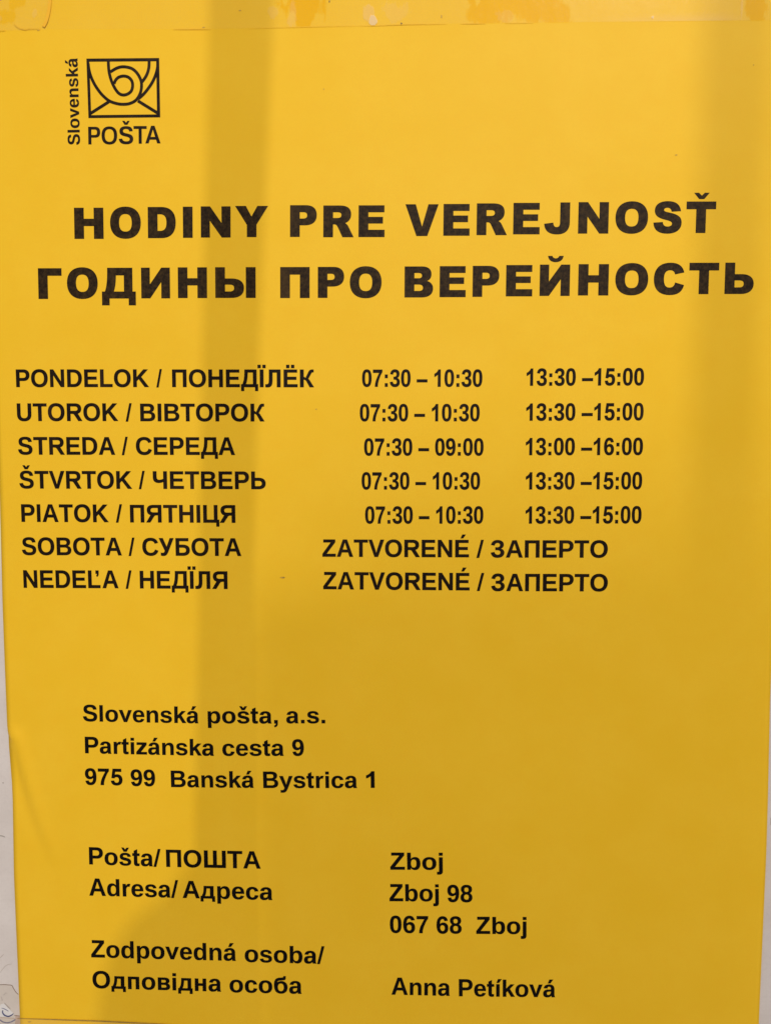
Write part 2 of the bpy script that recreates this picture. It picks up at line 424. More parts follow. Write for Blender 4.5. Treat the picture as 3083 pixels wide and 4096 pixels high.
# ---------------------------------------------------------------- letter shapes (cap height 1409 units)
G = {
'A': (1479, "M1133 0 1008 360H471L346 0H51L565 1409H913L1425 0ZM739 1165L537 582H942Z"),
'B': (1479, "M1386 402Q1386 210 1242 105Q1098 0 842 0H137V1409H782Q1040 1409 1172 1320Q1305 1230 1305 1055Q1305 935 1238 852Q1172 770 1036 741Q1207 721 1296 633Q1386 546 1386 402ZM1008 1015Q1008 1110 947 1150Q887 1190 768 1190H432V841H770Q895 841 951 884Q1008 928 1008 1015ZM1090 425Q1090 623 806 623H432V219H817Q959 219 1024 270Q1090 322 1090 425Z"),
'C': (1479, "M795 212Q1062 212 1166 480L1423 383Q1340 179 1179 79Q1019 -20 795 -20Q455 -20 269 172Q84 365 84 711Q84 1058 263 1244Q442 1430 782 1430Q1030 1430 1186 1330Q1342 1231 1405 1038L1145 967Q1112 1073 1015 1135Q919 1198 788 1198Q588 1198 484 1074Q381 950 381 711Q381 468 487 340Q594 212 795 212Z"),
'D': (1479, "M1393 715Q1393 497 1307 334Q1222 172 1065 86Q909 0 707 0H137V1409H647Q1003 1409 1198 1229Q1393 1050 1393 715ZM1096 715Q1096 942 978 1061Q860 1181 641 1181H432V228H682Q872 228 984 359Q1096 490 1096 715Z"),
'E': (1366, "M137 0V1409H1245V1181H432V827H1184V599H432V228H1286V0Z"),
'H': (1479, "M1046 0V604H432V0H137V1409H432V848H1046V1409H1341V0Z"),
'I': (569, "M137 0V1409H432V0Z"),
'K': (1479, "M1112 0 606 647 432 470V0H137V1409H432V800L1015 1409H1400L809 813L1470 0Z"),
'L': (1251, "M137 0V1409H432V228H1188V0Z"),
'N': (1479, "M1050 0 411 935V0H137V1409H414L1066 455V1409H1341V0Z"),
'O': (1593, "M1507 711Q1507 491 1420 324Q1333 157 1171 68Q1009 -20 793 -20Q461 -20 272 175Q84 371 84 711Q84 1050 272 1240Q460 1430 795 1430Q1130 1430 1318 1238Q1507 1046 1507 711ZM1206 711Q1206 939 1098 1068Q990 1198 795 1198Q597 1198 489 1069Q381 941 381 711Q381 479 491 345Q602 212 793 212Q991 212 1098 342Q1206 472 1206 711Z"),
'P': (1366, "M1296 963Q1296 827 1234 720Q1172 613 1056 554Q941 496 782 496H432V0H137V1409H770Q1023 1409 1159 1292Q1296 1176 1296 963ZM999 958Q999 1180 737 1180H432V723H745Q867 723 933 783Q999 844 999 958Z"),
'R': (1479, "M1105 0 778 480Q720 560 640 575L432 588V0H137V1409H841Q1093 1409 1230 1300Q1367 1192 1367 989Q1367 841 1283 733Q1199 626 1056 602L1437 0ZM1070 977Q1070 1180 810 1180H432V804H818Q942 804 1006 845Q1070 886 1070 977Z"),
'S': (1366, "M1286 406Q1286 199 1132 89Q979 -20 682 -20Q411 -20 257 76Q103 172 59 400L344 427Q373 302 457 251Q541 201 690 201Q999 201 999 389Q999 449 963 488Q928 527 863 553Q799 579 616 616Q458 653 396 675Q334 698 284 728Q234 759 199 802Q164 845 144 903Q125 961 125 1036Q125 1227 268 1328Q412 1430 686 1430Q948 1430 1079 1348Q1211 1266 1249 1040L963 1020Q941 1129 873 1175Q806 1221 680 1221Q412 1221 412 1053Q412 998 440 963Q469 928 525 903Q581 879 752 842Q955 799 1042 762Q1130 726 1181 677Q1232 629 1259 561Q1286 494 1286 406Z"),
'T': (1251, "M773 1181V0H478V1181H33V1409H1215V1181Z"),
'U': (1479, "M723 -20Q432 -20 277 122Q123 264 123 528V1409H418V551Q418 384 497 297Q577 211 731 211Q889 211 974 301Q1059 392 1059 561V1409H1354V543Q1354 275 1188 127Q1023 -20 723 -20Z"),
'V': (1366, "M834 0H535L36 1409H322L612 560L684 324L758 560L1047 1409H1352Z"),
'Z': (1251, "M1192 0H61V229L780 1178H146V1409H1150V1190L405 231H1192Z"),
'a': (1139, "M393 -20Q236 -20 148 65Q60 151 60 306Q60 474 169 562Q279 650 487 652L720 656V711Q720 817 683 868Q646 920 562 920Q484 920 447 884Q411 849 402 767L109 781Q136 939 253 1020Q371 1102 574 1102Q779 1102 890 1001Q1001 900 1001 714V320Q1001 160 1020 95Q1035 40 1060 0H780Q765 40 755 140H749Q631 -20 393 -20ZM720 501 576 490Q478 480 437 465Q396 450 374 414Q353 378 353 328Q353 251 388 213Q424 176 483 176Q549 176 603 212Q658 248 689 311Q720 375 720 446Z"),
'b': (1251, "M1167 545Q1167 277 1059 128Q951 -20 752 -20Q637 -20 553 30Q469 80 424 174H410V0H143V1484H424V1070L420 924Q519 1102 770 1102Q962 1102 1064 956Q1167 811 1167 545ZM874 545Q874 729 820 818Q766 907 653 907Q539 907 479 811Q420 716 420 536Q420 364 478 268Q537 172 651 172Q874 172 874 545Z"),
'c': (1139, "M594 -20Q348 -20 214 126Q80 273 80 535Q80 803 215 952Q350 1102 598 1102Q789 1102 914 1006Q1039 910 1071 741L788 717Q776 810 728 859Q680 909 592 909Q375 909 375 546Q375 172 596 172Q676 172 730 222Q784 273 797 383L1079 360Q1064 249 999 162Q935 75 830 27Q725 -20 594 -20Z"),
'd': (1251, "M844 0V160H835Q734 -20 479 -20Q290 -20 187 127Q84 275 84 540Q84 809 192 955Q301 1102 500 1102Q615 1102 698 1054Q782 1006 827 911L829 1089V1484H1108V0ZM831 547Q831 722 772 816Q714 911 600 911Q487 911 432 819Q377 728 377 540Q377 172 598 172Q709 172 770 269Q831 367 831 547Z"),
'e': (1139, "M586 -20Q342 -20 211 124Q80 269 80 546Q80 814 213 958Q346 1102 590 1102Q823 1102 946 947Q1069 793 1069 487H375Q375 329 433 248Q492 168 600 168Q749 168 788 310L1053 274Q938 -20 586 -20ZM586 925Q487 925 433 856Q380 787 377 663H797Q789 794 734 859Q679 925 586 925Z"),
'i': (569, "M143 1240V1484H424V1240ZM143 0V1082H424V0Z"),
'j': (569, "M143 1240V1484H424V1240ZM424 -139Q424 -283 349 -354Q274 -425 129 -425Q64 -425 -20 -405V-185Q20 -195 55 -195Q108 -195 125 -174Q143 -153 143 -100V1082H424Z"),
'k': (1139, "M834 0 545 490 424 376V0H143V1484H424V704L790 1082H1122L732 690L1151 0Z"),
'l': (569, "M143 0V1484H424V0Z"),
'n': (1251, "M844 0V607Q844 892 651 892Q549 892 486 804Q424 717 424 580V0H143V1082H403V900H420Q477 991 563 1047Q649 1103 768 1103Q940 1103 1032 997Q1124 891 1124 687V0Z"),
'o': (1251, "M1171 542Q1171 279 1025 129Q879 -20 621 -20Q368 -20 224 130Q80 280 80 542Q80 803 224 952Q368 1102 627 1102Q892 1102 1031 957Q1171 813 1171 542ZM877 542Q877 735 814 822Q751 909 631 909Q375 909 375 542Q375 361 437 266Q500 172 618 172Q877 172 877 542Z"),
'p': (1251, "M1167 546Q1167 275 1058 127Q950 -20 752 -20Q638 -20 553 29Q469 79 424 152V-425H143V1082H404V926H424Q519 1105 770 1105Q959 1105 1063 959Q1167 814 1167 546ZM874 546Q874 910 651 910Q539 910 479 812Q420 714 420 538Q420 363 479 267Q539 172 649 172Q874 172 874 546Z"),
'r': (797, "M143 0V1082H403V920H420Q461 985 493 1021Q525 1058 569 1080Q613 1103 679 1103Q745 1103 785 1073L705 838Q680 868 630 868Q541 868 482 783Q424 698 424 531V0Z"),
's': (1139, "M1055 316Q1055 159 926 69Q798 -20 571 -20Q348 -20 229 50Q111 121 62 290L335 330Q350 240 401 203Q453 166 571 166Q689 166 743 196Q797 226 797 290Q797 342 753 372Q710 403 606 424Q368 471 285 511Q202 552 158 616Q115 681 115 775Q115 930 234 1016Q354 1103 573 1103Q766 1103 883 1028Q1001 953 1030 790L771 765Q759 841 717 878Q675 916 573 916Q473 916 423 890Q373 865 373 805Q373 758 411 730Q450 703 541 685Q668 659 766 631Q865 604 924 566Q984 528 1019 468Q1055 409 1055 316Z"),
't': (682, "M420 -18Q296 -18 229 49Q162 117 162 254V872H35V1082H162V1300L440 1440V1082H635V872H440V330Q440 251 465 223Q490 196 533 196Q576 196 620 215V16Q553 -18 420 -18Z"),
'v': (1139, "M705 0H429L13 1082H310L520 470L568 290L620 470L828 1082H1122Z"),
'y': (1139, "M283 -425Q182 -425 106 -412V-202Q159 -210 203 -210Q263 -210 302 -191Q342 -172 373 -138Q405 -94 434 11L16 1082H313L503 545L579 291L650 545L834 1082H1128L700 -57Q614 -265 523 -345Q433 -425 283 -425Z"),
'z': (1024, "M52 0V209L561 866H93V1082H941V881L445 216H965V0Z"),
'0': (1139, "M1055 705Q1055 348 932 164Q810 -20 565 -20Q81 -20 81 705Q81 958 134 1118Q187 1278 293 1354Q399 1430 573 1430Q823 1430 939 1249Q1055 1068 1055 705ZM773 705Q773 900 754 1008Q735 1116 693 1163Q651 1210 571 1210Q486 1210 442 1162Q399 1115 380 1007Q362 900 362 705Q362 512 381 403Q401 295 443 248Q486 201 567 201Q647 201 690 250Q734 300 753 409Q773 518 773 705Z"),
'1': (1139, "M796 0H515V1018Q371 885 162 817V1062Q272 1096 395 1190Q520 1286 568 1415H796Z"),
'3': (1139, "M1065 391Q1065 193 935 85Q805 -23 565 -23Q338 -23 204 81Q70 186 47 373L323 408Q350 205 564 205Q665 205 721 255Q777 305 777 408Q777 502 709 552Q641 602 520 602H430V819H511Q622 819 683 873Q744 928 744 1020Q744 1107 695 1156Q647 1206 554 1206Q467 1206 413 1158Q360 1110 350 1012L81 1052Q103 1224 227 1327Q351 1430 559 1430Q780 1430 904 1330Q1029 1231 1029 1055Q1029 923 951 838Q874 753 758 725Q890 702 977 614Q1065 527 1065 391Z"),
'5': (1139, "M1082 469Q1082 245 942 112Q803 -20 560 -20Q348 -20 220 75Q93 171 73 372L354 395Q366 285 422 244Q478 203 563 203Q668 203 730 270Q793 337 793 463Q793 574 734 640Q675 707 569 707Q452 707 368 596L130 620L253 1409H1000V1165H468L420 890Q507 934 640 934Q841 934 961 809Q1082 684 1082 469Z"),
'6': (1139, "M1065 461Q1065 236 939 108Q813 -20 591 -20Q342 -20 208 154Q75 329 75 672Q75 1049 210 1239Q346 1430 598 1430Q777 1430 880 1351Q984 1272 1037 1076L762 1045Q724 1208 592 1208Q479 1208 414 1095Q350 982 350 772Q395 827 475 867Q555 907 656 907Q845 907 955 787Q1065 667 1065 461ZM783 453Q783 573 727 636Q672 700 575 700Q482 700 426 640Q370 581 370 483Q370 360 428 279Q487 199 582 199Q677 199 730 266Q783 334 783 453Z"),
'7': (1139, "M1049 1206Q954 1096 869 955Q785 784 712 611Q649 469 607 308Q571 168 571 0H293Q293 176 339 340Q385 505 472 675Q559 846 738 1158H88V1409H1049Z"),
'8': (1139, "M1076 397Q1076 199 945 89Q814 -20 571 -20Q330 -20 197 89Q65 198 65 395Q65 530 143 622Q200 700 255 722V762Q200 800 168 864Q98 952 98 1057Q98 1230 220 1330Q343 1430 567 1430Q796 1430 918 1332Q1041 1235 1041 1055Q1041 940 971 853Q930 795 880 765V722Q945 695 998 627Q1076 538 1076 397ZM762 1035Q762 1130 711 1176Q660 1223 567 1223Q375 1223 375 1035Q375 838 569 838Q661 838 711 885Q762 932 762 1035ZM785 420Q785 641 565 641Q463 641 408 583Q354 525 354 416Q354 300 408 245Q462 190 573 190Q682 190 733 245Q785 300 785 420Z"),
'9': (1139, "M1063 727Q1063 352 926 166Q789 -20 537 -20Q351 -20 245 59Q140 139 96 331L370 368Q399 201 540 201Q658 201 721 314Q785 427 787 649Q749 574 662 531Q576 489 476 489Q290 489 180 615Q71 742 71 958Q71 1180 199 1305Q328 1430 563 1430Q816 1430 939 1254Q1063 1079 1063 727ZM766 924Q766 1055 708 1132Q651 1210 556 1210Q463 1210 409 1142Q356 1075 356 956Q356 839 409 768Q462 698 557 698Q647 698 706 759Q766 821 766 924Z"),
':': (682, "M197 720V1000H478V720ZM197 0V280H478V0Z"),
'.': (569, "M145 0V280H426V0Z"),
',': (569, "M145 280V0H280Q280 -80 245 -130Q210 -180 130 -205L190 -330Q320 -290 375 -200Q426 -110 426 20V280Z"),
'/': (569, "M-8 -30H200L577 1440H372Z"),
'–': (1139, "M20 370V600H1119V370Z"),
'Г': (1167, "M137 0V1409H1130V1178H432V0Z"),
'Д': (1480, "M330 1409H1330V228H1455V-310H1215V0H280V-310H40V228H150Q260 470 295 730Q330 990 330 1409ZM590 1185Q580 860 545 620Q510 400 425 228H1040V1185Z"),
'И': (1479, "M137 0V1409H411V500L1050 1409H1341V0H1066V920L427 0Z"),
'Л': (1430, "M335 1409H1290V0H995V1178H620V760Q620 430 590 280Q560 130 460 55Q370 -15 200 -15Q110 -15 30 5V225Q70 218 110 218Q230 218 275 285Q320 350 330 560Z"),
'П': (1470, "M137 0V1409H1335V0H1040V1178H432V0Z"),
'Ц': (1500, "M137 0V1409H432V232H1040V1409H1335V232H1475V-310H1235V0Z"),
'Ч': (1390, "M965 0V560Q740 480 560 480Q330 480 205 600Q90 715 90 930V1409H385V990Q385 850 435 785Q490 715 620 715Q760 715 965 800V1409H1260V0Z"),
'Ш': (1990, "M137 0V1409H432V232H860V1409H1155V232H1583V1409H1878V0Z"),
'Ь': (1400, "M137 0V1409H432V905H740Q1010 905 1165 790Q1320 675 1320 455Q1320 235 1170 118Q1020 0 740 0ZM432 228H700Q870 228 945 282Q1020 335 1020 450Q1020 565 945 620Q870 676 700 676H432Z"),
'Б': (1400, "M137 0V1409H1210V1178H432V885H740Q1010 885 1165 775Q1320 665 1320 445Q1320 230 1170 115Q1020 0 740 0ZM432 228H700Q870 228 945 280Q1020 332 1020 445Q1020 555 945 606Q870 656 700 656H432Z"),
'З': (1260, "M60 385L340 440Q370 325 440 268Q510 210 600 210Q720 210 788 265Q856 320 856 415Q856 510 782 560Q708 610 560 610H430V828H570Q690 828 752 880Q815 930 815 1015Q815 1105 755 1155Q695 1206 595 1206Q500 1206 435 1150Q370 1095 350 985L75 1035Q115 1230 245 1330Q375 1430 600 1430Q840 1430 975 1325Q1110 1220 1110 1045Q1110 930 1040 850Q975 770 850 730Q1000 695 1078 610Q1156 520 1156 400Q1156 210 1008 95Q860 -20 600 -20Q370 -20 235 80Q100 180 60 385Z"),
'У': (1300, "M20 1409H345L665 720L945 1409H1260L790 310Q710 130 620 55Q530 -20 390 -20Q270 -20 170 10V235Q240 212 310 212Q390 212 432 250Q475 290 510 395Z"),
'Я': (1479, "M374 0 701 480Q759 560 839 575L1047 588V0H1342V1409H638Q386 1409 249 1300Q112 1192 112 989Q112 841 196 733Q280 626 423 602L42 0ZM409 977Q409 1180 669 1180H1047V804H661Q537 804 473 845Q409 886 409 977Z"),
'К': (1300, "M137 0V1409H432V830Q530 810 590 720L850 1240Q940 1409 1110 1409H1260V1200H1190Q1110 1200 1080 1140L880 780Q840 700 790 672Q880 640 960 500L1290 0H940L700 430Q620 560 560 590Q500 612 432 612V0Z"),
'д': (1250, "M290 1082H1080V200H1190V-270H970V0H250V-270H30V200H110Q210 350 250 540Q290 750 290 1082ZM500 880Q495 660 465 490Q430 320 370 200H800V880Z"),
'п': (1190, "M140 0V1082H1050V0H770V870H420V0Z"),
'в': (1190, "M140 0V1082H680Q880 1082 980 1010Q1075 940 1075 810Q1075 720 1020 655Q965 590 880 570Q1000 550 1062 480Q1120 405 1120 305Q1120 160 1015 80Q910 0 720 0ZM415 640H600Q705 640 750 670Q795 700 795 765Q795 830 750 858Q705 885 600 885H415ZM415 200H640Q745 200 790 232Q835 262 835 330Q835 395 785 425Q735 455 610 455H415Z"),
'н': (1190, "M140 0V1082H420V670H770V1082H1050V0H770V455H420V0Z"),
'б': (1250, "M1030 1500V1350Q1030 1230 960 1190Q890 1155 760 1145L560 1125Q440 1115 385 1065Q335 1015 320 910Q440 1060 680 1060Q900 1060 1035 920Q1170 780 1170 540Q1170 285 1025 132Q880 -20 630 -20Q350 -20 215 160Q80 340 80 720Q80 1060 195 1200Q310 1345 560 1360L720 1370Q800 1378 825 1400Q845 1420 850 1500ZM630 865Q510 865 440 775Q375 690 375 535Q375 370 440 275Q510 180 630 180Q745 180 810 270Q877 360 877 520Q877 690 812 778Q745 865 630 865Z"),
}
for a, b in zip('СЕРОТАНВІМ', 'CEPOTAHBIM'):
    if b in G: G[a] = G[b]
for a, b in zip('аеорсі', 'aeopci'):
    G[a] = G[b]
def accent(base, extra, dx=0):
    w, d = G[base]
    return (w, d + shift_path(extra, w / 2 + dx))
def shift_path(d, dx):
    import re
    out, i = [], 0
    toks = re.findall(r'[MLHVQCZ]|-?\d+\.?\d*', d)
    cmd, k = '', 0
    for tk in toks:
        if tk in 'MLHVQCZ': cmd, k = tk, 0; out.append(tk)
        else:
            v = float(tk)
            if cmd == 'H' or (cmd != 'V' and k % 2 == 0): v += dx
            out.append('%g' % v); k += 1
    return ' '.join(out)
CARON = "M-310 1860H-130L0 1710L130 1860H310L120 1560H-120Z"
CARON_LOW = "M-310 1550H-130L0 1390L130 1550H310L120 1210H-120Z"
ACUTE = "M-90 1555L40 1850H330L110 1555Z"
ACUTE_LOW = "M-110 1210L20 1530H320L90 1210Z"
DIER = "M-330 1540V1790H-80V1540ZM80 1540V1790H330V1540Z"
G['Š'] = accent('S', CARON)
G['É'] = accent('E', ACUTE)
G['š'] = accent('s', CARON_LOW)
G['á'] = accent('a', ACUTE_LOW)
G['í'] = (569, "M143 0V1082H424V0Z" + shift_path(ACUTE_LOW, 284))
G['Ё'] = accent('E', DIER)
G['Ї'] = accent('I', DIER)
G['Ľ'] = (1330, G['L'][1] + "M800 1409V1160H925Q925 1070 860 1020L915 910Q1060 980 1060 1180V1409Z")
G['ё'] = G['e']
LOWER = set('abcdeijklnoprstvyzšáíаеорсідпвнб')

# heavy heading letters, cap height 1466 units
K = {
'H': "M0 0V1466H450V944H930V1466H1380V0H930V608H450V0Z",
'O': "M0 733C0 1220 270 1491 722 1491C1175 1491 1445 1220 1445 733C1445 250 1175 -25 722 -25C270 -25 0 250 0 733ZM418 733C418 1020 520 1150 722 1150C925 1150 1026 1020 1026 733C1026 440 925 308 722 308C520 308 418 440 418 733Z",
'D': "M0 0V1466H640C1090 1466 1308 1190 1308 740C1308 270 1080 0 640 0ZM450 335V1130H560C790 1130 878 1000 878 735C878 470 790 335 560 335Z",
'I': "M0 0V1466H450V0Z",
'N': "M0 0V1466H430L975 680V1466H1394V0H985L418 800V0Z",
'Y': "M0 1466H505L775 963L1062 1466H1566L1010 580V0H560V580Z",
'P': "M0 0V1466H740C1080 1466 1250 1300 1250 1010C1250 710 1060 540 700 540H450V0ZM450 845V1150H620C750 1150 805 1100 805 1000C805 890 740 845 600 845Z",
'R': "M0 0V1466H760C1110 1466 1300 1350 1300 1060C1300 860 1200 720 1010 650C1090 620 1140 560 1190 460L1420 0H905L700 430C640 560 600 595 520 595H450V0ZM450 885V1160H660C790 1160 850 1120 850 1030C850 930 790 885 650 885Z",
'E': "M0 0V1466H1205V1153H452V930H1140V630H452V330H1220V0Z",
'V': "M0 1466H480L790 430L1090 1466H1560L1040 0H530Z",
'J': "M745 1466H1195V540C1195 150 980 -25 610 -25C240 -25 30 130 0 465L420 520C430 380 480 310 580 310C690 310 745 380 745 520Z",
'S': "M0 485L430 512C445 375 520 300 660 300C780 300 870 350 870 440C870 530 790 570 560 625C210 705 50 830 50 1060C50 1330 270 1491 640 1491C1010 1491 1215 1350 1265 1030L840 1005C815 1130 750 1190 630 1190C530 1190 475 1150 475 1085C475 1030 520 1000 670 970C1130 880 1310 760 1310 480C1310 160 1060 -25 660 -25C240 -25 20 150 0 485Z",
'T': "M0 1466H1380V1115H915V0H465V1115H0Z",
'С': "M985 560L1390 440C1320 120 1110 -25 750 -25C260 -25 0 240 0 733C0 1220 265 1491 740 1491C1110 1491 1310 1340 1385 1040L975 950C940 1080 870 1145 745 1145C540 1145 455 1010 455 740C455 460 540 320 730 320C870 320 950 400 985 560Z",
'Г': "M0 0V1466H1110V1115H445V0Z",
'Д': "M0 -330V325H140C230 560 265 900 265 1466H1440V325H1590V-330H1260V0H350V-330ZM555 325C640 560 660 850 665 1110H1045V325Z",
'И': "M0 0V1466H418V666L985 1466H1394V0H975V786L430 0Z",
'Ь': "M0 0V1466H450V925H760C1140 925 1340 760 1340 470C1340 170 1130 0 770 0ZM450 300V640H660C820 640 885 590 885 475C885 350 810 300 650 300Z",
'Ы': "M0 0V1466H450V925H760C1140 925 1340 760 1340 470C1340 170 1130 0 770 0ZM450 300V640H660C820 640 885 590 885 475C885 350 810 300 650 300ZM1435 0V1466H1885V0Z",
'П': "M0 0V1466H1380V0H930V1115H450V0Z",
'В': "M0 0V1466H800C1100 1466 1250 1340 1250 1100C1250 930 1170 820 1030 780C1220 740 1330 610 1330 420C1330 150 1140 0 800 0ZM450 905V1165H640C760 1165 815 1120 815 1035C815 945 755 905 640 905ZM450 300V615H660C800 615 865 560 865 455C865 350 800 300 660 300Z",
'^': "M0 1876H215L354 1740L493 1876H708L470 1590H238Z",
'~': "M0 1876H200C220 1800 290 1760 365 1760C440 1760 510 1800 530 1876H730C700 1690 570 1590 365 1590C160 1590 30 1690 0 1876Z",
}
# medium weight letters of the emblem, cap height 1409 units
MED = {
'P': "M0 0V1409H560Q940 1409 940 980Q940 550 560 550H235V0ZM235 750V1205H520Q700 1205 700 980Q700 750 520 750Z",
'O': "M0 705Q0 1430 622 1430Q1245 1430 1245 705Q1245 -20 622 -20Q0 -20 0 705ZM245 705Q245 1225 622 1225Q1000 1225 1000 705Q1000 185 622 185Q245 185 245 705Z",
'T': "M0 1409H1045V1195H640V0H405V1195H0Z",
'A': "M0 0L475 1409H740L1215 0H960L865 300H350L255 0ZM415 505H800L608 1120Z",
}
MED['Š'] = G['Š'][1]

def parse(d, n=7):
    import re
    toks = re.findall(r'[MLHVQCZ]|-?\d+\.?\d*', d)
    loops, cur, pos, cmd, i = [], [], (0, 0), '', 0
    def num():
        nonlocal i
        i += 1
        return float(toks[i - 1])
    while i < len(toks):
        if toks[i] in 'MLHVQCZ':
            cmd = toks[i]; i += 1
            if cmd == 'Z':
                if len(cur) > 2: loops.append(cur)
                cur = []
                continue
            if cmd == 'M':
                pos = (num(), num()); cur = [pos]; cmd = 'L'
                continue
        if cmd == 'L': pos = (num(), num()); cur.append(pos)
        elif cmd == 'H': pos = (num(), pos[1]); cur.append(pos)
        elif cmd == 'V': pos = (pos[0], num()); cur.append(pos)
        elif cmd == 'Q':
            a = (num(), num()); b = (num(), num())
            for k in range(1, n + 1):
                t = k / n
                cur.append(((1 - t) ** 2 * pos[0] + 2 * t * (1 - t) * a[0] + t * t * b[0], (1 - t) ** 2 * pos[1] + 2 * t * (1 - t) * a[1] + t * t * b[1]))
            pos = b
        elif cmd == 'C':
            a = (num(), num()); b = (num(), num()); c = (num(), num()); m = n + 3
            for k in range(1, m + 1):
                t = k / m; s = 1 - t
                cur.append(tuple(s ** 3 * pos[j] + 3 * s * s * t * a[j] + 3 * s * t * t * b[j] + t ** 3 * c[j] for j in (0, 1)))
            pos = c
    for lp in loops:
        if len(lp) > 2 and abs(lp[0][0] - lp[-1][0]) < 1e-6 and abs(lp[0][1] - lp[-1][1]) < 1e-6: lp.pop()
    return loops

_cache = {}
def glyph(style, ch):
    key = (style, ch)
    if key not in _cache:
        if style == 'K': w, lps = 1600, parse(K[ch])
        elif style == 'M' and ch in MED: w, lps = 1400, parse(MED[ch])
        else:
            w, d = G[ch]
            lps = parse(d)
            if ch in LOWER: lps = [[(x, y * 0.945) for x, y in lp] for lp in lps]
        _cache[key] = (w, lps)
    return _cache[key]

def text_loops(style, txt, x0, z0, x1, z1, cap):
    """closed outlines (page mm) of a word whose ink spans from (x0, z0) to (x1, z1) along its baseline"""
    pen, loops = 0.0, []
    for ch in txt:
        if ch == ' ': pen += 569; continue
        w, lps = glyph(style, ch)
        loops += [[(x + pen, y) for x, y in lp] for lp in lps]
        pen += w
    xs = [x for lp in loops for x, y in lp]
    lo, hi = min(xs), max(xs)
    L = math.hypot(x1 - x0, z1 - z0)
    ux, uz = (x1 - x0) / L, (z1 - z0) / L
    sx, sy = L / (hi - lo), cap / (1466.0 if style == 'K' else 1409.0)
    out = []
    for lp in loops:
        out.append([(x0 + (x - lo) * sx * ux - y * sy * uz, z0 + (x - lo) * sx * uz + y * sy * ux) for x, y in lp])
    return out

def inside(pt, lp):
    x, y = pt; c = False
    for (x0, y0), (x1, y1) in zip(lp, lp[1:] + lp[:1]):
        if (y0 > y) != (y1 > y) and x < (x1 - x0) * (y - y0) / (y1 - y0) + x0: c = not c
    return c

def spread(loops, d):
    """ink bleed: move every outline d mm away from the ink, holes shrink"""
    out = []
    loops = [[q for k, q in enumerate(lp) if math.hypot(q[0] - lp[k - 1][0], q[1] - lp[k - 1][1]) > 1e-4] for lp in loops]
    for i, lp in enumerate(loops):
        depth = sum(inside(lp[0], o) for j, o in enumerate(loops) if j != i)
        area = sum(a[0] * b[1] - b[0] * a[1] for a, b in zip(lp, lp[1:] + lp[:1]))
        s = d * (1 if area > 0 else -1) * (1 if depth % 2 == 0 else -1)
        n = len(lp); res = []
        for k in range(n):
            p, q, t = lp[k - 1], lp[k], lp[(k + 1) % n]
            e1 = (q[0] - p[0], q[1] - p[1]); e2 = (t[0] - q[0], t[1] - q[1])
            l1 = math.hypot(*e1) or 1e-9; l2 = math.hypot(*e2) or 1e-9
            n1 = (e1[1] / l1, -e1[0] / l1); n2 = (e2[1] / l2, -e2[0] / l2)
            m = (n1[0] + n2[0], n1[1] + n2[1]); q2 = max(0.6, 1 + n1[0] * n2[0] + n1[1] * n2[1])
            res.append((q[0] + m[0] * s / q2, q[1] + m[1] * s / q2))
        for k in range(n):
            j = (k + 1) % n
            if (res[j][0] - res[k][0]) * (lp[j][0] - lp[k][0]) + (res[j][1] - res[k][1]) * (lp[j][1] - lp[k][1]) <= 0:
                mid = ((res[k][0] + res[j][0]) / 2, (res[k][1] + res[j][1]) / 2)
                res[k] = res[j] = mid
        res = [q for k, q in enumerate(res) if math.hypot(q[0] - res[k - 1][0], q[1] - res[k - 1][1]) > 1e-4]
        k = 0
        while k < len(res):                       # cut the little loops left at sharp notches
            m = len(res); cut = False
            for step in range(2, 8):
                if m < 16: break
                A, B, C, D = res[k], res[(k + 1) % m], res[(k + step) % m], res[(k + step + 1) % m]
                r1 = (B[0] - A[0], B[1] - A[1]); r2 = (D[0] - C[0], D[1] - C[1])
                den = r1[0] * r2[1] - r1[1] * r2[0]
                if abs(den) < 1e-12: continue
                ta = ((C[0] - A[0]) * r2[1] - (C[1] - A[1]) * r2[0]) / den
                tb = ((C[0] - A[0]) * r1[1] - (C[1] - A[1]) * r1[0]) / den
                if 0 < ta < 1 and 0 < tb < 1:
                    X = (A[0] + ta * r1[0], A[1] + ta * r1[1])
                    drop = {(k + j) % m for j in range(2, step + 1)}
                    res[(k + 1) % m] = X
                    res = [q for j, q in enumerate(res) if j not in drop]
                    cut = True
                    break
            k += 1
        out.append(res)
    return out

def filled(name, loops, mat, parent, lift=0.05, on_sheet=True):
    """flat printed ink: the outlines filled (holes kept) and laid on the sheet"""
    cu = bpy.data.curves.new(name, 'CURVE')
    cu.dimensions = '2D'; cu.fill_mode = 'BOTH'
    for lp in loops:
        s = cu.splines.new('POLY')
        s.points.add(len(lp) - 1)
        for i, (x, z) in enumerate(lp): s.points[i].co = (x, z, 0, 1)
        s.use_cyclic_u = True
    tmp = bpy.data.objects.new(name + '_tmp', cu)
    COL.objects.link(tmp)
    me = bpy.data.meshes.new_from_object(tmp)
    COL.objects.unlink(tmp)
    bpy.data.objects.remove(tmp); bpy.data.curves.remove(cu)
    vs = [P(v.co.x, v.co.y, lift, on_sheet) for v in me.vertices]
    fs = []
    for p in me.polygons:
        f = list(p.vertices)
        a, b, c = (Vector(vs[k]) for k in f[:3])
        if (b - a).cross(c - a).y > 0: f.reverse()
        fs.append(f)
    bpy.data.meshes.remove(me)
    return mesh_obj(name, vs, fs, mat, parent)

